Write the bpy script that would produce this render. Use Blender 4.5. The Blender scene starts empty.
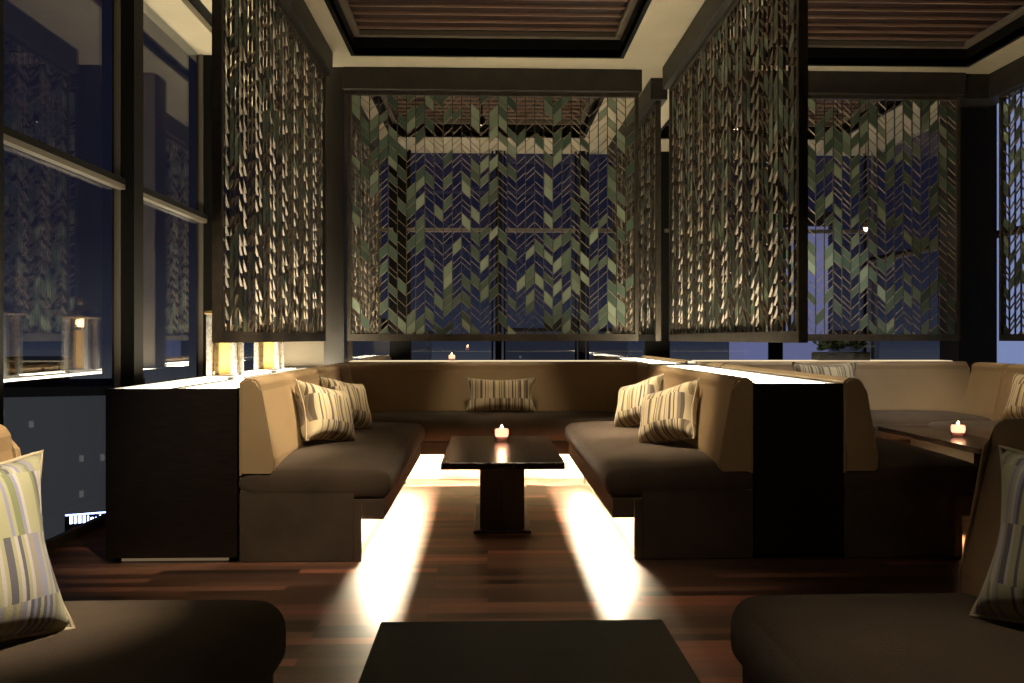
import bpy, bmesh, math, random
from mathutils import Vector, Matrix
R = math.radians
sc = bpy.context.scene
COL = sc.collection

# ------------------------------------------------------------------ camera, world, exposure
H = 1.05
cd = bpy.data.cameras.new('camera'); cam = bpy.data.objects.new('camera', cd); COL.objects.link(cam)
cd.sensor_width = 36; cd.lens = 826/1024*36; cd.shift_y = -3/1024
cd.clip_start = .02; cd.clip_end = 600
cam.location = (0, 0, H); cam.rotation_euler = (R(90), 0, -math.atan(24/826))
sc.camera = cam
sc.view_settings.view_transform = 'Standard'; sc.view_settings.look = 'None'
sc.view_settings.exposure = 0; sc.view_settings.gamma = 1; sc.view_settings.use_curve_mapping = False
sc.cycles.max_bounces = 8; sc.cycles.diffuse_bounces = 3; sc.cycles.glossy_bounces = 3
sc.cycles.transparent_max_bounces = 24; sc.cycles.caustics_reflective = False; sc.cycles.caustics_refractive = False
sc.cycles.sample_clamp_indirect = 3
sc.cycles.use_denoising = True

W = bpy.data.worlds.new('night_sky'); sc.world = W; W.use_nodes = True
nt = W.node_tree; nt.nodes.clear()
o_ = nt.nodes.new('ShaderNodeOutputWorld'); bg = nt.nodes.new('ShaderNodeBackground')
tc = nt.nodes.new('ShaderNodeTexCoord'); sp = nt.nodes.new('ShaderNodeSeparateXYZ')
nt.links.new(tc.outputs['Generated'], sp.inputs[0])
rz = nt.nodes.new('ShaderNodeValToRGB')                       # elevation: city haze at the horizon, navy above
mp = nt.nodes.new('ShaderNodeMapRange'); mp.inputs[1].default_value = -.5; mp.inputs[2].default_value = .6
nt.links.new(sp.outputs[2], mp.inputs[0]); nt.links.new(mp.outputs[0], rz.inputs[0])
cr = rz.color_ramp
cr.elements[0].position = .34; cr.elements[0].color = (.150, .150, .138, 1)
cr.elements[1].position = 1; cr.elements[1].color = (.006, .006, .016, 1)
e = cr.elements.new(.45); e.color = (.025, .030, .050, 1)
e = cr.elements.new(.56); e.color = (.010, .011, .024, 1)
nt.links.new(rz.outputs[0], bg.inputs[0]); nt.links.new(bg.outputs[0], o_.inputs[0])
bg.inputs[1].default_value = 1.0

# light strengths used by the lamp builders below
S_LED = 800; S_LEDGE = 18.0; S_SPOT = 75
WARM = (1, .80, .52)

# ------------------------------------------------------------------ materials
def mat(name, col, rough=.6, metal=0, spec=.5, sheen=0, **k):
    m = bpy.data.materials.new(name); m.use_nodes = True
    b = m.node_tree.nodes['Principled BSDF']
    b.inputs['Base Color'].default_value = (*col, 1); b.inputs['Roughness'].default_value = rough
    b.inputs['Metallic'].default_value = metal; b.inputs['Specular IOR Level'].default_value = spec
    b.inputs['Sheen Weight'].default_value = sheen
    return m
def nodes(m): return m.node_tree.nodes, m.node_tree.links, m.node_tree.nodes['Principled BSDF']
def noise_var(m, scale, c0, c1, bump=.0, detail=4, stretch=(1, 1, 1), bscale=None, rough=None):
    N, L, b = nodes(m)
    t = N.new('ShaderNodeTexCoord'); mp = N.new('ShaderNodeMapping'); mp.inputs['Scale'].default_value = stretch
    n = N.new('ShaderNodeTexNoise'); n.inputs['Scale'].default_value = scale; n.inputs['Detail'].default_value = detail
    L.new(t.outputs['Object'], mp.inputs[0]); L.new(mp.outputs[0], n.inputs['Vector'])
    r = N.new('ShaderNodeValToRGB'); r.color_ramp.elements[0].color = (*c0, 1); r.color_ramp.elements[1].color = (*c1, 1)
    r.color_ramp.elements[0].position = .3; r.color_ramp.elements[1].position = .7
    L.new(n.outputs['Fac'], r.inputs[0]); L.new(r.outputs[0], b.inputs['Base Color'])
    if bump:
        n2 = N.new('ShaderNodeTexNoise'); n2.inputs['Scale'].default_value = bscale or scale*6; n2.inputs['Detail'].default_value = 3
        L.new(mp.outputs[0], n2.inputs['Vector'])
        bp = N.new('ShaderNodeBump'); bp.inputs['Strength'].default_value = bump; bp.inputs['Distance'].default_value = .003
        L.new(n2.outputs['Fac'], bp.inputs['Height']); L.new(bp.outputs[0], b.inputs['Normal'])
    return m
def emis(name, col, strength):
    m = mat(name, (0, 0, 0)); N, L, b = nodes(m)
    b.inputs['Emission Color'].default_value = (*col, 1); b.inputs['Emission Strength'].default_value = strength
    return m
M = {}
M['suede'] = noise_var(mat('brown_suede', (.05, .033, .02), .9, sheen=.08), 5, (.040, .0255, .0145), (.064, .042, .0245), .5, bscale=260)
M['tan'] = noise_var(mat('tan_leather', (.3, .2, .12), .6), 2.2, (.30, .205, .105), (.37, .26, .14), .25, bscale=180)
M['blackwood'] = noise_var(mat('black_stained_wood', (.01, .008, .006), .35), 10, (.007, .005, .004), (.016, .011, .008), .15, stretch=(1, 1, 12))
M['tabletop'] = noise_var(mat('black_table_wood', (.015, .01, .007), .3), 10, (.012, .008, .005), (.024, .015, .009), .12, stretch=(14, 1, 1), bscale=30)
nodes(M['tabletop'])[2].inputs['Roughness'].default_value = .24
M['beam'] = noise_var(mat('dark_beam', (.02, .017, .012), .55), 8, (.016, .014, .010), (.030, .025, .018), .1)
M['column'] = noise_var(mat('column_veneer', (.03, .025, .02), .4), 6, (.011, .009, .006), (.019, .015, .011), .1, stretch=(6, 6, .6))
M['ceil'] = noise_var(mat('ceiling_paint', (.4, .34, .25), .8), 3, (.47, .41, .285), (.53, .46, .325))
M['slat'] = noise_var(mat('red_brown_boards', (.09, .03, .018), .45), 5, (.014, .0045, .0025), (.036, .011, .006), 0, stretch=(1, 6, 1))
M['ledge'] = mat('grey_brown_ledge', (.13, .105, .075), .6)
M['fin'] = mat('slat_edge_highlight', (.29, .19, .135), .5)  # pale colour painted for the light caught along the slat edges
M['lattice'] = noise_var(mat('beige_lattice', (.4, .32, .22), .5), 9, (.20, .15, .095), (.30, .235, .155))
M['latdark'] = mat('dark_lattice_bar', (.05, .04, .03), .5)
M['frame'] = noise_var(mat('bronze_frame', (.06, .05, .035), .45, metal=.3), 20, (.045, .037, .026), (.08, .065, .045))
M['alu'] = mat('champagne_aluminium', (.19, .165, .13), .45, metal=.5)
M['mull'] = mat('black_mullion', (.005, .0045, .0035), .6, spec=.15)
M['wall'] = noise_var(mat('dark_wall', (.03, .025, .02), .7), 4, (.026, .022, .017), (.04, .033, .025))
M['beigewall'] = noise_var(mat('brown_plaster', (.12, .1, .07), .7), 4, (.105, .085, .058), (.135, .108, .075))
M['lens'] = emis('warm_lamp_lens', (1, .86, .62), 12)
M['led'] = emis('led_strip', WARM, S_LED)
M['glow'] = emis('glowing_panel', (1, .87, .62), S_LEDGE)
M['toe'] = emis('toe_light', (1, .68, .38), .14)
M['softglow'] = emis('backrest_rim_glow', (1, .80, .48), .95)  # dim glow put in for the lit top edge of the backrests
M['silver'] = noise_var(mat('hammered_silver', (.6, .58, .55), .45, metal=.5), 60, (.16, .15, .14), (.42, .40, .37), .6, bscale=90)
M['brass'] = mat('dark_brass', (.22, .15, .07), .4, metal=.8)
M['wax'] = emis('glowing_wax', (1, .60, .16), 1.0); nodes(M['wax'])[2].inputs['Base Color'].default_value = (.8, .6, .3, 1)
M['votwax'] = emis('candle_wax', (1, .66, .46), 3.2)
M['dimflame'] = emis('lantern_flame', (1, .70, .30), 3)
M['flame'] = emis('flame', (1, .72, .38), 30)
M['leaf'] = noise_var(mat('leaf', (.05, .09, .03), .5), 12, (.02, .05, .02), (.07, .12, .04))
M['pot'] = mat('grey_planter', (.05, .05, .05), .5)
M['kick'] = noise_var(mat('pale_kick_panel', (.5, .42, .3), .6), 40, (.40, .33, .22), (.62, .53, .38), .3, stretch=(6, 6, .3))
M['piping'] = mat('cream_piping', (.42, .36, .25), .7)

# green tile: thin jade-tinted leaf
m = mat('jade_tile', (.12, .2, .14), .35); M['tile'] = m
N, L, b = nodes(m)
g = N.new('ShaderNodeNewGeometry'); r = N.new('ShaderNodeValToRGB')
L.new(g.outputs['Random Per Island'], r.inputs[0]); L.new(r.outputs[0], b.inputs['Base Color'])
r.color_ramp.elements[0].color = (.055, .09, .065, 1); r.color_ramp.elements[1].color = (.31, .38, .26, 1)
e = r.color_ramp.elements.new(.6); e.color = (.10, .145, .10, 1)

# floor: strips running across, brown with reddish ones
m = mat('strip_floor', (.05, .03, .02), .3); M['floor'] = m
N, L, b = nodes(m)
t = N.new('ShaderNodeTexCoord')
br = N.new('ShaderNodeTexBrick'); br.inputs['Scale'].default_value = 1
br.inputs['Brick Width'].default_value = .62; br.inputs['Row Height'].default_value = .062
br.inputs['Mortar Size'].default_value = .0012; br.offset = .37; br.inputs['Bias'].default_value = 0
br.inputs['Color1'].default_value = (0, 0, 0, 1); br.inputs['Color2'].default_value = (1, 1, 1, 1); br.inputs['Mortar'].default_value = (.2, .2, .2, 1)
L.new(t.outputs['Object'], br.inputs['Vector'])
r = N.new('ShaderNodeValToRGB'); cr = r.color_ramp
cr.elements[0].color = (.026, .015, .010, 1); cr.elements[1].color = (.26, .095, .055, 1)
e = cr.elements.new(.5); e.color = (.070, .034, .021, 1)
e = cr.elements.new(.8); e.color = (.135, .064, .040, 1)
L.new(br.outputs['Color'], r.inputs[0])
mp = N.new('ShaderNodeMapping'); mp.inputs['Scale'].default_value = (2, 30, 1)
n = N.new('ShaderNodeTexNoise'); n.inputs['Scale'].default_value = 3; n.inputs['Detail'].default_value = 6
L.new(t.outputs['Object'], mp.inputs[0]); L.new(mp.outputs[0], n.inputs['Vector'])
mm = N.new('ShaderNodeMix'); mm.data_type = 'RGBA'; mm.blend_type = 'MULTIPLY'; mm.inputs[0].default_value = .7
L.new(r.outputs[0], mm.inputs[6])
r2 = N.new('ShaderNodeValToRGB'); r2.color_ramp.elements[0].color = (.45, .45, .45, 1); r2.color_ramp.elements[1].color = (1.4, 1.4, 1.4, 1)
L.new(n.outputs['Fac'], r2.inputs[0]); L.new(r2.outputs[0], mm.inputs[7]); L.new(mm.outputs[2], b.inputs['Base Color'])
mr = N.new('ShaderNodeMapRange'); mr.inputs[3].default_value = .30; mr.inputs[4].default_value = .46
L.new(n.outputs['Fac'], mr.inputs[0]); L.new(mr.outputs[0], b.inputs['Roughness'])

# window glass: see-through with a mirror coat growing at grazing angles
def glass(name, tint=(.9, .92, .95), base=.05):
    m = bpy.data.materials.new(name); m.use_nodes = True; N = m.node_tree.nodes; L = m.node_tree.links; N.clear()
    o = N.new('ShaderNodeOutputMaterial'); tr = N.new('ShaderNodeBsdfTransparent'); gl = N.new('ShaderNodeBsdfGlossy')
    tr.inputs[0].default_value = (*tint, 1); gl.inputs['Roughness'].default_value = .0
    lw = N.new('ShaderNodeLayerWeight'); lw.inputs[0].default_value = .5
    pw = N.new('ShaderNodeMath'); pw.operation = 'POWER'; pw.inputs[1].default_value = 3.7
    mr = N.new('ShaderNodeMapRange'); mr.inputs[3].default_value = base; mr.inputs[4].default_value = 1
    mix = N.new('ShaderNodeMixShader')
    L.new(lw.outputs['Facing'], pw.inputs[0]); L.new(pw.outputs[0], mr.inputs[0]); L.new(mr.outputs[0], mix.inputs[0])
    L.new(tr.outputs[0], mix.inputs[1]); L.new(gl.outputs[0], mix.inputs[2]); L.new(mix.outputs[0], o.inputs[0])
    return m
M['glass'] = glass('window_glass')
M['lampglass'] = glass('lantern_glass', (.95, .9, .8), .04)
M['votive'] = glass('votive_glass', (.95, .75, .68), .10)

def stripes(name, palette, rows, scale, dim=1.0):
    """patchwork of vertical stripes, shifted in each horizontal band; object x across, object z up"""
    m = mat(name, (.3, .3, .3), .75, sheen=.2); N, L, b = nodes(m)
    t = N.new('ShaderNodeTexCoord'); s = N.new('ShaderNodeSeparateXYZ'); L.new(t.outputs['Object'], s.inputs[0])
    def math_(op, a, bb=None):
        n = N.new('ShaderNodeMath'); n.operation = op
        for i, v in enumerate((a, bb)):
            if v is None: continue
            if isinstance(v, (int, float)): n.inputs[i].default_value = v
            else: L.new(v, n.inputs[i])
        return n.outputs[0]
    row = math_('FLOOR', math_('ADD', math_('MULTIPLY', s.outputs[2], rows), .35))
    off = math_('MULTIPLY', row, 7.37)
    u = math_('FLOOR', math_('ADD', math_('MULTIPLY', s.outputs[0], scale), off))
    cv = N.new('ShaderNodeCombineXYZ'); L.new(u, cv.inputs[0]); L.new(row, cv.inputs[1])
    wn = N.new('ShaderNodeTexWhiteNoise'); wn.noise_dimensions = '2D'; L.new(cv.outputs[0], wn.inputs['Vector'])
    r = N.new('ShaderNodeValToRGB'); r.color_ramp.interpolation = 'CONSTANT'
    k = len(palette)
    for i, c in enumerate(palette):
        e = r.color_ramp.elements[i] if i < 2 else r.color_ramp.elements.new(.5)
        e.position = i/k; e.color = (c[0]*dim, c[1]*dim, c[2]*dim, 1)
    L.new(wn.outputs['Value'], r.inputs[0]); L.new(r.outputs[0], b.inputs['Base Color'])
    n2 = N.new('ShaderNodeTexNoise'); n2.inputs['Scale'].default_value = 220; L.new(t.outputs['Object'], n2.inputs['Vector'])
    bp = N.new('ShaderNodeBump'); bp.inputs['Strength'].default_value = .3; bp.inputs['Distance'].default_value = .002
    L.new(n2.outputs['Fac'], bp.inputs['Height']); L.new(bp.outputs[0], b.inputs['Normal'])
    return m
PAL = [(.48, .46, .45), (.20, .23, .12), (.11, .11, .14), (.26, .27, .40), (.38, .38, .24), (.62, .60, .58), (.17, .18, .27), (.30, .28, .26), (.40, .37, .28)]
PAL2 = [(.55, .46, .30), (.34, .27, .16), (.12, .09, .06), (.62, .52, .32), (.40, .34, .16), (.24, .19, .13), (.58, .50, .34)]
M['stripe_big'] = stripes('green_grey_striped_cotton', PAL, 8.6, 150, .85)
M['stripe_small'] = stripes('cream_brown_striped_cotton', PAL2, 6.5, 150)

# ------------------------------------------------------------------ mesh helpers
def bx(bm, x0, x1, y0, y1, z0, z1):
    v = [bm.verts.new((x, y, z)) for x in (x0, x1) for y in (y0, y1) for z in (z0, z1)]
    for f in ((0, 1, 3, 2), (4, 6, 7, 5), (0, 4, 5, 1), (2, 3, 7, 6), (0, 2, 6, 4), (1, 5, 7, 3)):
        bm.faces.new([v[i] for i in f])
    return v
def newbm(): return bmesh.new()
def bevel(bm, w, seg=2):
    bmesh.ops.bevel(bm, geom=list(bm.edges), offset=w, segments=seg, affect='EDGES', profile=.6); return bm
def box(x0, x1, y0, y1, z0, z1, bev=.0, seg=2):
    bm = newbm(); bx(bm, x0, x1, y0, y1, z0, z1)
    if bev: bevel(bm, bev, seg)
    return bm
def obj(name, bm, m, parent=None, smooth=False, loc=None, rot=None):
    bmesh.ops.recalc_face_normals(bm, faces=list(bm.faces))
    me = bpy.data.meshes.new(name); bm.to_mesh(me); bm.free()
    if smooth:
        for p in me.polygons: p.use_smooth = True
    o = bpy.data.objects.new(name, me); COL.objects.link(o)
    if m is not None: me.materials.append(m)
    if parent is not None: o.parent = parent
    if loc: o.location = loc
    if rot: o.rotation_euler = rot
    return o
def tag(o, label=None, cat=None, group=None):
    if label: o['label'] = label
    if cat: o['category'] = cat
    if group: o['group'] = group
    return o
def thing(name, label, cat, loc=(0, 0, 0), rot=(0, 0, 0), group=None):
    o = bpy.data.objects.new(name, None); COL.objects.link(o); o.empty_display_size = .1
    o.location = loc; o.rotation_euler = rot
    return tag(o, label, cat, group)
def struct(name, bm, m, label, cat, smooth=False):
    o = obj(name, bm, m, smooth=smooth); o['kind'] = 'structure'; return tag(o, label, cat)
def sroot(name, label, cat):
    o = thing(name, label, cat); o['kind'] = 'structure'; return o
def dup(root, loc, rot=None, label=None, group=None):
    def cp(o, par):
        c = o.copy(); COL.objects.link(c)
        if par is not None: c.parent = par
        for ch in list(o.children): cp(ch, c)
        return c
    c = cp(root, None); c.location = loc
    if rot is not None: c.rotation_euler = rot
    if label: c['label'] = label
    if group: c['group'] = group
    return c
def coords(h, r, n, k=5):
    a = [-h + r*(1 - math.cos(i/k*math.pi/2))*1.0 for i in range(k)]
    mid = [-h + r + (2*h - 2*r)*i/n for i in range(n + 1)]
    return a + mid + [-x for x in reversed(a)]
def soft_block(hx, hy, hz, r, nx, ny, nz, crown=0, wob=0, seed=0, crown_fn=None):
    """box with round edges, its top crowned; centred at the origin"""
    rx_ = min(r, .022) if r < .07 else r
    bm = newbm(); X, Y, Z = coords(hx, rx_, nx), coords(hy, r, ny), coords(hz, r, nz)
    rnd = random.Random(seed); ph = [rnd.uniform(0, 6.28) for _ in range(6)]
    cache = {}
    def V(x, y, z):
        key = (round(x, 6), round(y, 6), round(z, 6))
        if key in cache: return cache[key]
        p = Vector((x, y, z)); c = Vector((max(-hx+rx_, min(hx-rx_, x)), max(-hy+r, min(hy-r, y)), max(-hz+r, min(hz-r, z))))
        d = p - c
        d.x *= r/rx_
        if d.length > 1e-9: d = d/d.length*r; d.x *= rx_/r; p = c + d
        t = max(0, (1 - abs(x/hx)**6))*max(0, (1 - abs(y/hy)**4))
        if z > 0: p.z += crown*t*(z/hz) + wob*t*(math.sin(9*x+ph[0])*math.sin(11*y+ph[1]) + .5*math.sin(23*x+ph[2]+5*y))*(z/hz)
        cache[key] = bm.verts.new(p); return cache[key]
    def face(A, B, f):
        for i in range(len(A)-1):
            for j in range(len(B)-1):
                q = [V(*f(A[i], B[j])), V(*f(A[i+1], B[j])), V(*f(A[i+1], B[j+1])), V(*f(A[i], B[j+1]))]
                if len(set(q)) == 4: bm.faces.new(q)
    for s in (-1, 1):
        face(X, Y, lambda a, b_: (a, b_, s*hz)); face(X, Z, lambda a, b_: (a, s*hy, b_)); face(Y, Z, lambda a, b_: (s*hx, a, b_))
    return bm
def move(bm, v): bmesh.ops.translate(bm, verts=list(bm.verts), vec=v); return bm
def lathe(prof, n=20, bm=None, c=(0, 0)):
    bm = bm or newbm(); rings = []
    for r, z in prof:
        rings.append([bm.verts.new((c[0]+r*math.cos(2*math.pi*i/n), c[1]+r*math.sin(2*math.pi*i/n), z)) for i in range(n)] if r > 1e-6 else [bm.verts.new((c[0], c[1], z))])
    for a, b_ in zip(rings, rings[1:]):
        for i in range(n):
            j = (i+1) % n
            if len(a) == 1 and len(b_) == 1: continue
            if len(a) == 1: bm.faces.new([a[0], b_[j], b_[i]])
            elif len(b_) == 1: bm.faces.new([a[i], a[j], b_[0]])
            else: bm.faces.new([a[i], a[j], b_[j], b_[i]])
    return bm
def prism_x(bm, prof, x0, x1):
    """closed (y, z) outline swept along x"""
    A = [bm.verts.new((x0, y, z)) for y, z in prof]; B = [bm.verts.new((x1, y, z)) for y, z in prof]
    n = len(prof)
    for i in range(n): bm.faces.new([A[i], A[(i+1) % n], B[(i+1) % n], B[i]])
    bm.faces.new(A); bm.faces.new(B[::-1]); return bm

# ------------------------------------------------------------------ room
XL, XR, YB, YF, ZC = -2.17, 4.45, 9.5, -2.6, 3.2
struct('floor', box(XL-.1, XR+.1, YF-.1, YB+.1, -.08, 0), M['floor'], 'dark brown strip wood floor', 'floor')

# ceiling with coffers and a dark slot along the window
coffers = [(-1.01, 1.01, .3, 6.28), (1.80, 3.77, .3, 6.40), (-1.01, 1.01, 7.05, 8.80), (1.80, 3.77, 7.05, 8.80)]
holes = coffers + [(-1.95, -1.83, -2.0, 9.0)]
xs = sorted({XL-.1, XR+.1, *[h[0] for h in holes], *[h[1] for h in holes]})
ys = sorted({YF-.1, YB+.1, *[h[2] for h in holes], *[h[3] for h in holes]})
bm = newbm()
for i in range(len(xs)-1):
    j0 = None
    for j in range(len(ys)):
        hole = j == len(ys)-1 or any(h[0] <= (xs[i]+xs[i+1])/2 <= h[1] and h[2] <= (ys[j]+ys[j+1])/2 <= h[3] for h in holes)
        if not hole and j0 is None: j0 = j
        if hole and j0 is not None: bx(bm, xs[i], xs[i+1], ys[j0], ys[j], ZC, ZC+.05); j0 = None
ceil = struct('ceiling', bm, M['ceil'], 'beige painted ceiling with slatted coffers', 'ceiling')
obj('ceiling_void', box(XL-.1, XR+.1, YF-.1, YB+.1, ZC+.36, ZC+.42), M['wall'], ceil)
obj('slot_liner', box(-1.96, -1.82, -2, 9, ZC+.06, ZC+.10), M['mull'], ceil)
for k, (x0, x1, y0, y1) in enumerate(coffers):
    t = sroot('trim_%d' % (k+1), ['slatted ceiling coffer above the middle booth', 'slatted ceiling coffer above the right booth', 'slatted ceiling coffer behind the middle screen', 'slatted ceiling coffer behind the right back screen'][k], 'ceiling coffer')
    bm = newbm(); w = .03
    for a in ((x0-w, x0, y0-w, y1+w), (x1, x1+w, y0-w, y1+w), (x0, x1, y0-w, y0), (x0, x1, y1, y1+w)): bx(bm, *a, ZC-.004, ZC+.13)
    obj('recess_frame', bm, M['mull'], t)
    bm = newbm()
    for a in ((x0-w, x0+.045, y0-w, y1+w), (x1-.045, x1+w, y0-w, y1+w), (x0+.045, x1-.045, y1-.045, y1+w)): bx(bm, *a, ZC+.131, ZC+.168)
    obj('upper_ledge', bm, M['ledge'], t)
    bm = newbm(); y = y1-.045
    while y > y0:
        bx(bm, x0-.02, x1+.02, y-.128, y-.012, ZC+.195, ZC+.215); y -= .14
    obj('slat_panel', bm, M['slat'], t)
    bm = newbm(); y = y1-.045
    while y > y0:
        bx(bm, x0-.02, x1+.02, y-.010, y+.002, ZC+.177, ZC+.215); y -= .14
    obj('slat_edges', bm, M['fin'], t)

struct('wall_behind', box(XL, XR, YF-.1, YF, 0, ZC), M['wall'], 'dark wall behind the camera', 'wall')
struct('wall_right', box(XR, XR+.1, YF, 3.6, 0, ZC), M['wall'], 'dark wall at the near right', 'wall')
struct('wall_left', box(XL-.1, XL, YF, 1.2, 0, ZC), M['wall'], 'dark wall at the near left', 'wall')

# windows of the left side (plane X = XL), rising from the floor
def window_x(n, X, y0, y1, label, side):
    w = sroot('window_%d' % n, label, 'window')
    obj('glass_pane', box(X-side*.012, X-side*.004, y0, y1, .03, ZC-.02), M['glass'], w)
    bm = newbm(); a, b_ = sorted((X-side*.02, X+side*.012))
    bx(bm, a, b_, y0, y0+.014, .0, ZC); bx(bm, a, b_, y1-.014, y1, .0, ZC)
    bx(bm, a, b_, y0+.014, y1-.014, 0, .05)
    obj('window_frame', bm, M['alu'], w)
    a, b_ = sorted((X, X+side*.045))
    obj('transom', box(a, b_, y0+.014, y1-.014, 1.922, 1.95), M['alu'], w)
    a, b_ = sorted((X, X+side*.048))
    obj('transom_cap', box(a, b_, y0+.014, y1-.014, 1.951, 1.985), M['mull'], w)
    return w
window_x(1, XL, 1.2, 3.30, 'tall window beside the near left bench', 1)
window_x(2, XL, 3.61, 4.92, 'tall window with the reflected lantern', 1)
window_x(3, XL, 5.05, 6.33, 'tall window behind the lanterns', 1)
window_x(4, XL, 6.45, 9.45, 'tall window at the far left', 1)
k = 1
for a, b_, lab in ((3.30, 3.61, 'black window post at the left picture edge'), (4.92, 5.05, 'black window post left of the black cabinet'), (6.33, 6.45, 'black window post beside the left screen')):
    struct('trim_%d' % (4+k), box(XL-.04, XL+.09, a, b_, 0, ZC), M['mull'], lab, 'window post'); k += 1
# right side windows
window_x(5, XR, 3.6, 9.45, 'tall window at the right looking onto the dusk glow', -1)

# back wall windows (plane Y = YB)
posts = [-2.17, -1.0, .12, 1.08, 1.95, 3.33, 4.45]
for i in range(6):
    x0, x1 = posts[i]+.06, posts[i+1]-.06
    w = sroot('window_%d' % (6+i), 'back wall window, %s' % ['at the far left corner', 'left of the middle', 'right of the middle', 'behind the small side screen', 'behind the right booth', 'at the far right corner'][i], 'window')
    obj('glass_pane', box(x0, x1, YB+.004, YB+.012, .03, ZC-.02), M['glass'], w)
    bm = newbm(); bx(bm, x0, x0+.02, YB-.04, YB, 0, ZC); bx(bm, x1-.02, x1, YB-.04, YB, 0, ZC); bx(bm, x0+.02, x1-.02, YB-.04, YB, 0, .05)
    obj('window_frame', bm, M['mull'], w)
    obj('transom', box(x0+.02, x1-.02, YB-.07, YB, 2.27, 2.31), M['alu'], w)
for i, x in enumerate(posts[1:-1]):
    wd = (.12, .035, .035, .14, .06)[i]
    struct('trim_%d' % (8+i), box(x-wd, x+wd, YB-.06, YB+.04, 0, ZC), M['mull'], 'black post between the back windows, number from left: %s' % ['first', 'second', 'third', 'fourth and widest', 'fifth'][i], 'window post')

# columns
struct('trim_17', box(-1.66, -1.14, 6.76, 7.0, 0, ZC), M['beigewall'], 'beige pier behind the left end of the back bench', 'column')
struct('trim_13', box(-1.30, -1.14, 6.58, 6.757, .0, ZC), M['column'], 'dark slim post beside the middle screen', 'post')
struct('trim_14', box(3.97, 4.30, 6.86, 7.15, 0, ZC), M['column'], 'dark veneered column behind the right booth', 'column')
struct('trim_15', box(4.07, 4.23, .5, 6.6, ZC-.20, ZC), M['beam'], 'dark ceiling beam above the far right screen', 'beam')
struct('trim_16', box(3.87, 4.23, 6.6, 6.86, ZC-.2, ZC), M['beam'], 'dark beam corner at the right back column', 'beam')

# ------------------------------------------------------------------ hanging screens
CW = .0725
def screen(name_label, length, loc, rotz, seed, depth=.012, z0=1.03, z1=3.012, group='hanging chevron lattice screens', fill=.36):
    """local x along the screen, y through it, z up (world heights)"""
    t = thing('hanging_screen', name_label, 'hanging screen', (loc[0], loc[1], 0), (0, 0, rotz), group)
    rnd = random.Random(seed); f = .028
    bm = newbm()
    bx(bm, 0, length, -.022, .022, z0, z0+.055); bx(bm, 0, length, -.022, .022, z1-.02, z1+.008)
    bx(bm, 0, f, -.022, .022, z0+.055, z1-.02); bx(bm, length-f, length, -.022, .022, z0+.055, z1-.02)
    obj('outer_frame', bm, M['frame'], t)
    obj('header_beam', box(-.03, length+.02, -.07, .07, z1+.009, ZC-.002, .004, 1), M['beam'], t)
    a, b_ = z0+.055, z1-.02; n = int(round((length-2*f)/CW)); cw = (length-2*f)/n
    bars, vert, tiles = newbm(), newbm(), newbm()
    hd = depth/2
    def slab(bm, xa, za, xb, zb, th, h0, clip=True):
        """diagonal plate from (xa,za) to (xb,zb), thickness th upward, half depth h0; clipped to a..b"""
        q = [(xa, za), (xb, zb), (xb, zb+th), (xa, za+th)]
        def cl(poly, lim, up):
            out = []
            for i in range(len(poly)):
                p, q_ = poly[i], poly[(i+1) % len(poly)]
                pin = p[1] <= lim if up else p[1] >= lim; qin = q_[1] <= lim if up else q_[1] >= lim
                if pin: out.append(p)
                if pin != qin:
                    s = (lim-p[1])/(q_[1]-p[1]); out.append((p[0]+s*(q_[0]-p[0]), lim))
            return out
        q = cl(cl(q, b_, True) or [], a, False) if q else []
        if len(q) < 3: return
        u = []
        for p in q:
            if not u or abs(p[0]-u[-1][0])+abs(p[1]-u[-1][1]) > 1e-5: u.append(p)
        if len(u) > 2 and abs(u[0][0]-u[-1][0])+abs(u[0][1]-u[-1][1]) < 1e-5: u.pop()
        if len(u) < 3: return
        F = [bm.verts.new((x, -h0, z)) for x, z in u]; B = [bm.verts.new((x, h0, z)) for x, z in u]
        bm.faces.new(F); bm.faces.new(B[::-1])
        for i in range(len(u)):
            j = (i+1) % len(u); bm.faces.new([F[i], B[i], B[j], F[j]])
    rise = .063
    for c in range(n):
        x0 = f+c*cw; up = (c % 4) >= 2
        if c: bx(vert, x0-.0025, x0+.0025, -.007, .007, a, b_)
        z = a-rise-rnd.random()*.05-.05
        while z < b_:
            hgt = rnd.choice((.088, .088, .088, .046, .066))
            za, zb = (z, z+rise) if up else (z+rise, z)
            slab(bars, x0+.0025, za, x0+cw-.0025, zb, .006, hd)
            if hgt > .05 and rnd.random() < fill:
                slab(tiles, x0+.004, za+.0075, x0+cw-.004, zb+.0075, hgt-.0095, .004)
            z += hgt
    bm = newbm()
    for k_, part_ in enumerate((bars, vert, tiles)):
        bmesh.ops.recalc_face_normals(part_, faces=list(part_.faces))
        me = bpy.data.meshes.new('tmp'); part_.to_mesh(me); part_.free(); a_ = len(bm.faces)
        bm.from_mesh(me); bm.faces.ensure_lookup_table(); bpy.data.meshes.remove(me)
        for f_ in bm.faces[a_:]: f_.material_index = k_
    o = obj('chevron_lattice', bm, M['lattice'], t); o.data.materials.append(M['latdark']); o.data.materials.append(M['tile'])
    return t
screen('chevron screen hanging straight across behind the middle booth', 2.33, (-1.12, 6.63), 0, 1)
screen('chevron screen hanging above the left bench, running into depth', 2.42, (-1.235, 3.80), R(90), 2, fill=.30)
screen('large chevron screen hanging above the black cabinet right of the middle booth', 2.72, (1.45, 3.76), R(90), 3, fill=.36)
screen('chevron screen hanging across behind the right booth', 2.22, (1.62, 6.63), 0, 4)
screen('chevron screen at the right picture edge against the blue window', 3.2, (4.15, 3.36), R(90), 5)
screen('narrow visible side screen just right of the middle screen', 2.4, (1.41, 6.80), R(90), 6)
screen('rear chevron side screen seen through the left of the middle screen', 2.4, (-1.235, 7.05), R(90), 7)

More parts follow.
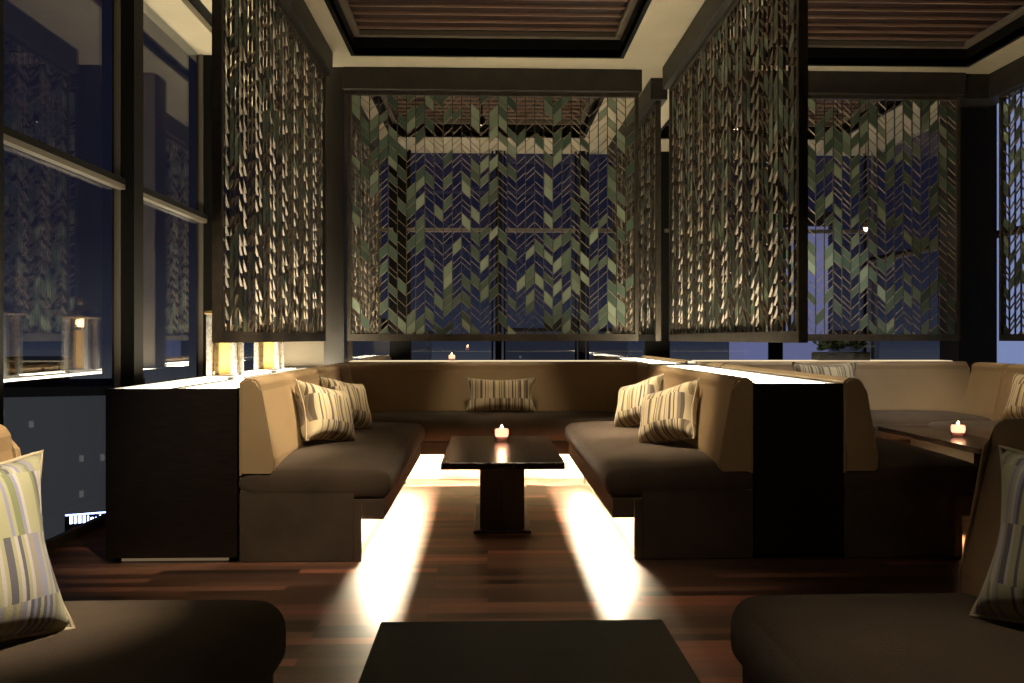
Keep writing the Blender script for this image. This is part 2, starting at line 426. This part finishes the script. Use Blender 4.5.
# ------------------------------------------------------------------ banquette benches
ZS = .435
def bench(label, length, loc, rotz, near='x1', back=(0, 0), group='banquette benches', led=True, corner=False, flush=(True, True), cush=(0, 0), seed=0, zs=None):
    ZS = zs or globals()['ZS']
    """local x along the bench, back plane at y = 0, front towards +y"""
    t = thing('banquette_bench', label, 'bench', (loc[0], loc[1], 0), (0, 0, rotz), group)
    L0 = length
    # plinth and end panels (fabric-covered base)
    obj('base', box(.003, L0-.003, .006, .54, 0, .335, .004, 1), M['suede'], t)
    obj('kick_panel', box(.03 if flush[0] else 0, L0-(.03 if flush[1] else 0), .541, .555, 0.002, .26), M['kick'], t)
    for k_ in (0, 1):
        if flush[k_]: xa = k_*(L0-.028); obj('end_panel', box(xa, xa+.028, .541, .575, 0, .284), M['suede'], t)
    bm = newbm(); bx(bm, .0, L0, .655, .680, .20, .284); bx(bm, 0, .02, .577, .655, .20, .284); bx(bm, L0-.02, L0, .577, .655, .20, .284)
    bx(bm, 0, L0, .541, .680, .2845, .2925)
    obj('apron', bm, M['suede'], t)
    if led:
        obj('light_strip', box(.03, L0-.03, .588, .606, .262, .274), M['led'], t)
    bm = soft_block(L0/2+cush[0], .357, (ZS-.293)/2, .062, max(6, int(L0/.09)), 9, 2, .042, .003, seed)
    move(bm, (L0/2+cush[1], .357, (ZS+.293)/2)); obj('seat_cushion', bm, M['suede'], t, True)
    # leaning backrest
    prof = [(.004, ZS-.03), (.160, ZS-.03), (.172, ZS-.01), (.168, ZS+.05), (.100, .80)]
    cy, cz, rr = .062, .822, .038
    for i in range(7):
        a = math.pi*(.08+.42*i/6); prof.append((cy+rr*math.cos(a), cz+rr*math.sin(a)))
    prof += [(.03, .863), (.004, .845)]
    bm = newbm(); x0, x1 = -back[0], L0+back[1]
    prism_x(bm, prof, x0, x1)
    bmesh.ops.bevel(bm, geom=[e for e in bm.edges if abs(e.verts[0].co.x-e.verts[1].co.x) < 1e-6], offset=.012, segments=3, affect='EDGES')
    obj('backrest', bm, M['tan'], t, False)
    for k_ in (0, 1):
        if corner:                                      # short returns of the backrest closing the corners
            bm = newbm(); prism_x(bm, prof, .30, .685)
            for v in bm.verts:
                x, y = v.co.x, v.co.y; v.co.x, v.co.y = (y, x) if k_ == 0 else (L0-y, x)
            obj('corner_backrest', bm, M['tan'], t, False)
    return t
B90, R90 = R(-90), R(90)
SL = 2.105
XA, XB = -1.17, 1.27
# middle booth
bench('left bench of the middle booth, under the left screen', SL, (XA, 6.005), B90, seed=1)
bench('right bench of the middle booth, leaning on the black cabinet', SL, (XB, 3.90), R90, seed=2)
bench('back bench of the middle booth facing the camera', XB-XA-.01, (XB-.005, 6.73), R(180), seed=3, cush=(-.01, 0), corner=True, flush=(False, False))
# right booth
XC, XD = 1.70, 3.93
bench('bench behind the black cabinet, left side of the right booth', SL, (XC, 6.005), B90, seed=4)
bench('bench at the far right side of the right booth', SL+.3, (XD, 3.60), R90, led=False, seed=5)
bench('back bench of the right booth facing the camera', XD-XC-.01, (XD-.005, 6.73), R(180), seed=6, cush=(-.01, 0), corner=True, flush=(False, False))
# nearest booth, around the camera
bench('nearest left bench with the large striped pillow', 2.5, (XA, 1.90), B90, seed=7, led=False, zs=.458)
bench('nearest right bench with its large striped pillow', 2.5, (XB, -.60), R90, seed=8, led=False, zs=.458)
# rear booths
bench('bench of the rear booth seen under the left of the middle screen', 2.1, (XA, 9.2), B90, seed=9, led=False)
bench('bench of the rear booth seen under the right of the middle screen', 2.1, (XB, 7.1), R90, seed=10, led=False)
bench('bench of the rear right booth behind the glowing divider', 2.1, (XC, 9.2), B90, seed=11, led=False)

# ------------------------------------------------------------------ black cabinets with glowing tops
def cabinet(label, x0, x1, y0, y1, zt=.815, group='black dividing cabinets', split=True, raised=0):
    t = thing('dividing_cabinet', label, 'cabinet', ((x0+x1)/2, y0, 0), (0, 0, 0), group)
    w = (x1-x0)/2; d = y1-y0
    bm = newbm(); bx(bm, -w, w, 0, .03, .025, zt); bx(bm, -w, -w+.025, .03, d, .025, zt); bx(bm, w-.025, w, .03, d, .025, zt); bx(bm, -w+.025, w-.025, d-.03, d, .025, zt)
    bx(bm, -w+.025, w-.025, .03, d-.03, .025, .05)
    obj('body', bm, M['blackwood'], t)
    bm = newbm()
    bx(bm, -w+.02, w-.02, .05, d-.05, 0, .024)
    obj('plinth', bm, M['mull'], t)
    if split: obj('toe_light', box(-w+.06, w-.05, .03, .045, .004, .016), M['toe'], t)
    if split:
        obj('glowing_top', box(-w+.028, -.02, .033, d-.033, zt-.03, zt-.006), M['glow'], t)
        obj('glowing_top', box(.02, w-.028, .033, d-.033, zt-.03, zt-.006), M['glow'], t)
        obj('divider_strip', box(-.018, .018, .033, d-.033, zt-.03, zt+.002), M['beam'], t)
    else:
        obj('glowing_top', box(-w+.028, w-.028, .033, d-.033, zt-.03, zt-.006+raised), M['softglow'] if raised else M['glow'], t)
    return t
cabinet('black cabinet with glowing top under the window, left of the middle booth', -1.78, XA-.005, 3.90, 6.74)
cabinet('black cabinet with glowing top between the middle and right booths', XB+.005, XC-.005, 3.90, 6.74, .835, split=False)
cabinet('black cabinet with glowing top of the rear booths, beyond the large right screen', XB+.005, XC-.005, 7.06, 9.2, .835, split=False)
cabinet('black cabinet with glowing top of the rear booth, beyond the brown pier', -1.78, XA-.005, 7.06, 9.2)
cabinet('long low black divider with a glowing top behind the middle back bench', XA+.01, XB, 6.745, 7.03, .860, split=False, raised=.012)
cabinet('long low black divider with a glowing top behind the right back bench', XC+.01, 3.90, 6.745, 7.03, .860, split=False, raised=.012)

# ------------------------------------------------------------------ tables
def table(label, cx, y0, w=.635, d=1.16, group='low black pedestal tables'):
    t = thing('pedestal_table', label, 'table', (cx, y0+d/2, 0), (0, 0, 0), group)
    obj('tabletop', box(-w/2, w/2, -d/2, d/2, .38, .415, .003, 1), M['tabletop'], t)
    c = min(.12, w*.19)
    bm = newbm(); h = d/2-.25
    bx(bm, -c, -.008, -h, h, .02, .378); bx(bm, .008, c, -h, h, .02, .378); bx(bm, -.008, .008, -h+.02, h-.02, .02, .378)
    obj('pedestal', bm, M['blackwood'], t)
    obj('foot_plate', box(-c-.035, c+.035, -h-.04, h+.04, 0, .018, .003, 1), M['blackwood'], t)
    return t
TX = .077
table('black pedestal table with a lit candle glass in the middle booth', TX, 4.22)
table('black table at the bottom picture edge, nothing on it', TX, .70)
table('black table of the right booth with a lit candle glass', 3.01, 4.67, .36, 1.25)

def votive(label, loc, group='lit candle glasses', power=1.2, k=1):
    t = thing('candle_glass', label, 'candle', loc, (0, 0, 0), group); t.scale = (k, k, k)
    p = [(.0, 0), (.034, 0), (.040, .006), (.048, .035), (.049, .06), (.043, .085), (.040, .085), (.045, .06), (.044, .035), (.036, .012), (0, .012)]
    obj('glass_cup', lathe(p, 24), M['votive'], t, True)
    obj('wax', lathe([(0, .030), (.037, .030), (.0425, .045), (.043, .060), (.040, .076), (0, .078)], 18), M['votwax'], t, True)
    obj('flame', lathe([(0, .0785), (.007, .082), (.008, .088), (.004, .097), (0, .103)], 12), M['flame'], t, True)
    ld = bpy.data.lights.new('candle_light', 'POINT'); ld.energy = power; ld.color = (1, .6, .3); ld.shadow_soft_size = .02
    lo = bpy.data.objects.new('candle_light', ld); COL.objects.link(lo); lo.parent = t; lo.location = (0, 0, .115)
    return t
votive('lit candle glass on the table of the middle booth', (.085, 5.10, .4155))
votive('lit candle glass on the table of the right booth', (3.03, 5.24, .4155))
votive('lit candle glass on the glowing divider behind the middle back bench', (-.30, 6.88, .8665), k=.62, power=.4)

# ------------------------------------------------------------------ lanterns
def lantern(label, loc, s=1.0, rz=0):
    t = thing('lantern', label, 'lantern', loc, (0, 0, rz), 'candle lanterns on the window cabinet'); t.scale = (s, s, s)
    w = .068
    obj('base', box(-w-.012, w+.012, -w-.012, w+.012, 0, .022, .004, 1), M['silver'], t)
    for sx in (-1, 1):
        for sy in (-1, 1):
            obj('post', box(sx*w-.016, sx*w+.016, sy*w-.016, sy*w+.016, .0225, .37, .004, 1), M['silver'], t)
    bm = newbm()
    for sx in (-1, 1): bx(bm, sx*w-.002, sx*w+.002, -w+.017, w-.017, .024, .37)
    for sy in (-1, 1): bx(bm, -w+.017, w-.017, sy*w-.002, sy*w+.002, .024, .37)
    obj('glass_panes', bm, M['lampglass'], t)
    obj('roof', box(-w-.025, w+.025, -w-.025, w+.025, .371, .392, .004, 1), M['brass'], t)
    obj('dome', lathe([(.060, .393), (.064, .405), (.055, .43), (.035, .45), (.016, .458), (.018, .468), (.027, .482), (.024, .503), (.008, .52), (0, .525)], 20), M['brass'], t, True)
    obj('candle', lathe([(0, .0225), (.036, .0225), (.036, .285), (.031, .290), (0, .286)], 24), M['wax'], t, True)
    obj('flame', lathe([(0, .289), (.005, .294), (.006, .302), (.003, .314), (0, .322)], 12), M['dimflame'], t, True)
    ld = bpy.data.lights.new('lantern_light', 'POINT'); ld.energy = .8; ld.color = (1, .66, .34); ld.shadow_soft_size = .03
    lo = bpy.data.objects.new('lantern_light', ld); COL.objects.link(lo); lo.parent = t; lo.location = (0, 0, .34)
    return t
lantern('candle lantern nearer the camera on the glowing window cabinet', (-1.53, 4.86, .8175))
lantern('candle lantern farther back on the glowing window cabinet', (-1.53, 5.82, .8175))

# ------------------------------------------------------------------ pillows
def pillow(label, w, h, th, m, loc, rot, group, seed=0, rows_shift=0):
    """local x = width, z = height, y = thickness; origin at the middle of the bottom edge"""
    t = thing('striped_pillow', label, 'pillow', loc, rot, group)
    nx, nz = 26, 20; rnd = random.Random(seed); ph = [rnd.uniform(0, 6) for _ in range(4)]
    bm = newbm(); F, B = {}, {}
    rim = []
    for i in range(nx+1):
        for j in range(nz+1):
            u, v = -1+2*i/nx, -1+2*j/nz
            pin_x = 1-.07*(1-v*v)*abs(u)**3*1.0
            pin_z = 1-.09*(1-u*u)*abs(v)**3*1.0
            x, z = u*w/2*(1-.15*(1-abs(v)**1.7))*1.0 if abs(u) > 0 else 0, v*h/2*(1-.16*(1-abs(u)**1.7))
            k = max(0, (1-u**4))**.55*max(0, (1-v**4))**.55
            y = th/2*k*(1+.05*math.sin(5*u+ph[0])*math.sin(4*v+ph[1])) + .0015
            F[i, j] = bm.verts.new((x, -y, z+h/2))
            edge = i in (0, nx) or j in (0, nz)
            B[i, j] = F[i, j] if edge else bm.verts.new((x, y, z+h/2))
    for i in range(nx):
        for j in range(nz):
            bm.faces.new([F[i, j], F[i+1, j], F[i+1, j+1], F[i, j+1]])
            q = [B[i, j], B[i, j+1], B[i+1, j+1], B[i+1, j]]
            bm.faces.new(q)
    ring = [F[i, 0].co.copy() for i in range(nx)] + [F[nx, j].co.copy() for j in range(nz)] + [F[i, nz].co.copy() for i in range(nx, 0, -1)] + [F[0, j].co.copy() for j in range(nz, 0, -1)]
    obj('cover', bm, m, t, True)
    bm = newbm(); r = .0045; rings = []; n = len(ring); c = Vector((0, 0, h/2))
    for i, p in enumerate(ring):
        tg = (ring[(i+1) % n]-ring[i-1]).normalized(); a = tg.cross(Vector((0, 1, 0))).normalized(); b2 = Vector((0, 1, 0))
        rings.append([bm.verts.new(p+a*r*math.cos(q*math.pi/3)+b2*r*math.sin(q*math.pi/3)) for q in range(6)])
    for i in range(n):
        for q in range(6):
            bm.faces.new([rings[i][q], rings[i][(q+1) % 6], rings[(i+1) % n][(q+1) % 6], rings[(i+1) % n][q]])
    obj('piping', bm, M['piping'], t, True)
    return t
SM = M['stripe_small']
GP = 'cream striped pillows in the booths'
zt = ZS+.04
# rot: x = lean, z = facing; local -y is the front
pillow('left bench pillow nearer the camera in the middle booth', .38, .35, .19, SM, (-.855, 4.52, zt), (R(-24), R(12), R(57)), GP, 1)
pillow('left bench pillow nearer the corner in the middle booth', .38, .34, .18, SM, (-.86, 5.22, zt), (R(-24), R(10), R(55)), GP, 2)
pillow('right bench pillow nearer the camera in the middle booth', .40, .35, .19, SM, (.955, 4.42, zt), (R(-26), R(-16), R(-52)), GP, 3)
pillow('right bench pillow nearer the corner in the middle booth', .38, .34, .18, SM, (.945, 5.25, zt), (R(-26), R(-16), R(-52)), GP, 4)
pillow('wide low pillow in the middle of the back bench', .56, .28, .13, SM, (.10, 6.40, zt), (R(-18), 0, 0), GP, 5)
pillow('pillow on the back bench of the right booth, showing above the cabinet bench', .54, .40, .13, SM, (2.69, 6.42, zt), (R(-14), 0, R(4)), GP, 6)
pillow('pillow at the right picture edge on the far right bench', .40, .36, .15, SM, (3.62, 5.45, zt), (R(-20), 0, R(-75)), GP, 7)
pillow('large green and grey striped pillow at the left picture edge', .46, .35, .16, M['stripe_big'], (-.915, 1.42, zt+.015), (R(-17), 0, R(60)), 'large striped pillows near the camera', 8)
pillow('large green and grey striped pillow at the right picture edge', .46, .35, .16, M['stripe_big'], (1.085, 1.44, zt+.015), (R(-17), 0, R(-62)), 'large striped pillows near the camera', 9)

# ------------------------------------------------------------------ spotlights
def spot(label, loc, target, energy=S_SPOT, angle=80, blend=.6, color=(1, .80, .55), drop=.10, lens=True, radius=.03):
    t = thing('ceiling_spotlight', label, 'spotlight', loc, (0, 0, 0), 'small ceiling spotlights')
    obj('mount', lathe([(0, 0), (.03, 0), (.03, -.008), (.008, -.012), (.008, -drop+.05), (0, -drop+.05)][::-1], 16), M['mull'], t, True)
    d = (Vector(target)-Vector(loc)).normalized(); q = d.to_track_quat('-Z', 'Y').to_euler()
    hd = obj('lamp_head', lathe([(0, .045), (.022, .045), (.030, .02), (.034, -.045), (.030, -.045), (.026, -.02), (0, -.02)], 20), M['mull'], t, True, loc=(0, 0, -drop), rot=q)
    obj('lamp_lens', lathe([(0, -.021), (.025, -.021), (.025, -.026), (0, -.026)], 16), M['lens'], hd, True)
    ld = bpy.data.lights.new('spot_light', 'SPOT'); ld.energy = energy; ld.spot_size = R(angle); ld.spot_blend = blend; ld.color = color; ld.shadow_soft_size = radius
    lo = bpy.data.objects.new('spot_light', ld); COL.objects.link(lo); lo.parent = hd; lo.location = (0, 0, -.055)
    return t
zc = ZC+.168
spot('ceiling spotlight in the coffer aimed at the near part of the left backrest', (.93, 4.10, zc), (-1.05, 4.25, .86), energy=S_SPOT*10, angle=17, blend=.8)
spot('ceiling spotlight in the coffer aimed at the middle part of the left backrest', (.93, 4.55, zc), (-1.05, 4.85, .86), energy=S_SPOT*7, angle=17, blend=.8)
spot('ceiling spotlight in the coffer aimed at the far part of the left backrest', (.93, 5.10, zc), (-1.05, 5.50, .86), energy=S_SPOT*4, angle=17, blend=.8)
spot('ceiling spotlight in the coffer aimed at the far seat of the right bench', (.35, 5.05, zc), (.84, 5.40, .47), energy=S_SPOT*13, angle=30, blend=.9)
spot('ceiling spotlight in the coffer aimed at the near seat of the right bench', (.35, 4.25, zc), (.86, 4.60, .47), energy=S_SPOT*8, angle=27, blend=.9)
spot('added fill spotlight in the coffer aimed at the pillow of the back bench', (.05, 5.25, zc), (.08, 6.5, .66), energy=S_SPOT*1.6, angle=24, blend=.9)  # unseen lamp added to brighten the back bench pillow
spot('added fill spotlight in the coffer aimed at the floor before the table', (.06, 3.6, zc), (.06, 3.2, 0), energy=S_SPOT*2.2, angle=50, blend=1)  # unseen lamp added to lift the floor in front of the table
spot('added neutral fill spotlight above the right booth, aimed at its back bench', (2.6, 4.9, zc), (2.75, 6.6, .65), energy=S_SPOT*2.6, angle=50, blend=.9, color=(1, .96, .93))  # unseen lamp added for the cooler light on this back bench
spot('ceiling spotlight above the right booth, aimed at its far bench', (2.9, 4.6, zc), (3.75, 5.8, .5), energy=S_SPOT*3, angle=40, blend=.9)
spot('ceiling spotlight above the nearest booth, aimed at its left backrest', (.55, 1.0, zc), (-1.05, 1.68, .84), energy=S_SPOT*11, angle=20, blend=.8)
spot('ceiling spotlight above the nearest booth, aimed at its right seat', (.35, 1.0, zc), (.80, 1.30, .45), energy=S_SPOT*1.3, angle=30, blend=1)
spot('ceiling spotlight aimed at the front end of the left bench', (-.6, 2.3, zc), (-1.05, 3.95, .50), energy=S_SPOT*5.0, angle=32, blend=.9)
spot('added fill spotlight aimed at the front end of the right bench', (.3, 1.9, zc), (1.15, 4.1, .7), energy=S_SPOT*.6, angle=30)  # unseen lamp added to fill the end of the right bench
spot('rear ceiling spotlight mirrored in the left window', (-.06, 8.0, ZC+.168), (-.8, 7.6, .5), drop=.22)
spot('rear ceiling spotlight behind the large right screen', (2.45, 8.1, ZC+.168), (2.2, 7.4, .6), drop=.22)

def glint(label, x, y, z):  # hanging bulb added where a mirrored spotlight shows in the glass
    t = thing('glint_bulb', label, 'pendant lamp', (x, y, z), (0, 0, 0), 'small pendant bulbs added behind the right screen for mirrored spotlights')
    obj('cable', lathe([(.003, .05), (.003, ZC+.168-z)], 8), M['mull'], t)
    obj('lamp_head', lathe([(0, .055), (.012, .055), (.026, .02), (.028, 0), (.022, 0), (0, .01)], 16), M['brass'], t, True)
    obj('bulb', lathe([(0, .006), (.017, .002), (.019, -.012), (.010, -.026), (0, -.03)], 14), M['lens'], t, True)
glint('tiny pendant bulb behind the right screen, added for a mirrored spotlight, left one', 3.25, 7.6, 2.06)
glint('tiny pendant bulb behind the right screen, added for a mirrored spotlight, right one', 3.52, 7.6, 2.08)

# ------------------------------------------------------------------ planter on the divider behind the right booth
def planter(label, loc, seed):
    t = thing('potted_plant', label, 'plant', loc, (0, 0, 0), 'plants behind the right booth')
    obj('planter_box', box(-.22, .22, -.08, .08, 0, .07, .006, 1), M['pot'], t)
    rnd = random.Random(seed); bm = newbm()
    for i in range(130):
        a = rnd.uniform(0, 6.28); px, py = rnd.uniform(-.2, .2), rnd.uniform(-.06, .06); l = rnd.uniform(.05, .10); w = l*.32
        base = Vector((px, py, .07+rnd.random()*.08)); d = Vector((math.cos(a), math.sin(a), rnd.uniform(.1, 1.2))).normalized()
        s = d.cross(Vector((0, 0, 1))).normalized(); n = s.cross(d)
        P = [base, base+d*l*.5+s*w, base+d*l, base+d*l*.5-s*w, base+d*l*.5+n*.006]
        v = [bm.verts.new(p) for p in P]
        for f_ in ((0, 1, 4), (1, 2, 4), (2, 3, 4), (3, 0, 4), (0, 3, 2, 1)): bm.faces.new([v[k_] for k_ in f_])
    obj('foliage', bm, M['leaf'], t)
planter('leafy plant in a grey box on the divider behind the right booth', (2.98, 6.90, .8665), 3)

# ------------------------------------------------------------------ the city outside, far below
def city_mat(name, wall, lit, dens, sx, sz, power):
    m = mat(name, wall, .9); N, L, b = nodes(m)
    t = N.new('ShaderNodeTexCoord'); s = N.new('ShaderNodeSeparateXYZ'); L.new(t.outputs['Object'], s.inputs[0])
    def mth(op, *a):
        n = N.new('ShaderNodeMath'); n.operation = op
        for i, v in enumerate(a):
            if isinstance(v, (int, float)): n.inputs[i].default_value = v
            else: L.new(v, n.inputs[i])
        return n.outputs[0]
    xx = mth('MULTIPLY', mth('ADD', s.outputs[0], s.outputs[1]), sx); zz = mth('MULTIPLY', s.outputs[2], sz)
    cv = N.new('ShaderNodeCombineXYZ'); L.new(mth('FLOOR', xx), cv.inputs[0]); L.new(mth('FLOOR', zz), cv.inputs[1])
    wn = N.new('ShaderNodeTexWhiteNoise'); wn.noise_dimensions = '2D'; L.new(cv.outputs[0], wn.inputs['Vector'])
    on = mth('GREATER_THAN', wn.outputs['Value'], 1-dens)
    ix = mth('MULTIPLY', mth('GREATER_THAN', mth('FRACT', xx), .35), mth('GREATER_THAN', mth('FRACT', zz), .45))
    b.inputs['Emission Color'].default_value = (*lit, 1)
    L.new(mth('MULTIPLY', mth('MULTIPLY', on, ix), power), b.inputs['Emission Strength'])
    return m
cm = city_mat('tower_with_lit_windows', (.6, .6, .58), (.9, .85, .7), .06, 1.5, .8, .10)
cm2 = city_mat('far_tower_windows', (.3, .32, .4), (.8, .85, 1), .05, 1.1, .8, .12)
def tower(label, x, y, w, d, ztop, m, rz=0):
    t = thing('office_tower', label, 'building', (x, y, -90), (0, 0, rz), 'office towers in the night outside')
    obj('facade', box(-w/2, w/2, -d/2, d/2, 0, ztop+90), m, t)
    bm = newbm(); bx(bm, -w/2-.3, w/2+.3, -d/2-.3, d/2+.3, ztop+90.01, ztop+91); bx(bm, -w/6, w/6, -d/6, d/6, ztop+91, ztop+94)
    obj('roof', bm, M['wall'], t)
    return t
tower('dim office tower outside the left window, below eye level', -52, 95, 22, 18, -5, cm, .3)
tower('lower office tower outside the left window, farther left', -92, 110, 26, 20, -9, cm, .1)
tower('distant tower outside the back windows, left', -30, 210, 30, 20, 2, cm2)
tower('distant tower outside the back windows, right', 22, 240, 34, 20, 3, cm2)
tower('distant tower outside the right back windows', 78, 200, 26, 20, 2, cm2)
lav = emis('lavender_pane_glow', (.30, .32, .62), .42); nodes(lav)[2].inputs['Base Color'].default_value = (.2, .2, .3, 1)  # emissive colour on added towers, put in for the lavender window panes
tower('slim glowing tower added outside the back windows for their lavender panes', 22.8, 60, 2.7, 4, 9, lav)
tower('lower glowing tower added outside the back windows for their lavender panes', 22.2, 68, 3.2, 4, 1.0, lav)
tower('broad glowing tower added outside the right window for its blue light', 62, 85, 24, 6, 34, emis('blue_window_glow', (.34, .42, .72), .80))  # emissive block added for the blue glow in the right window
t = thing('neon_sign', 'small blue and red neon sign far below outside the left window', 'sign', (-35.2, 75, -15.1), (0, 0, .4)); t.scale = (.55, .55, .55)
t2 = emis('blue_neon', (.35, .45, 1), 9); t3 = emis('red_neon', (1, .2, .12), 6); t4 = emis('white_neon', (.55, .65, 1), 7)
obj('backboard', box(-4.3, 4.3, .1, .5, -2.0, .8), M['mull'], t)
obj('backboard_support', box(-.4, .4, -.0+.55, .9, -160, 1.0), M['mull'], t)
bm = newbm(); rnd = random.Random(5); x = -3.6
while x < 3.6:
    w = rnd.uniform(.25, .5); bx(bm, x, x+w, -.05, .09, -.5, rnd.choice((.3, .6, .7))); x += w+.22
obj('upper_letters', bm, t4, t)
obj('blue_tube', box(-4.2, 4.2, -.05, .09, .82, 1.05), t2, t)
bm = newbm(); x = -3.2
while x < 3.2:
    w = rnd.uniform(.3, .7); bx(bm, x, x+w, -.05, .09, -1.9, -1.2); x += w+.2
obj('lower_letters', bm, t3, t)
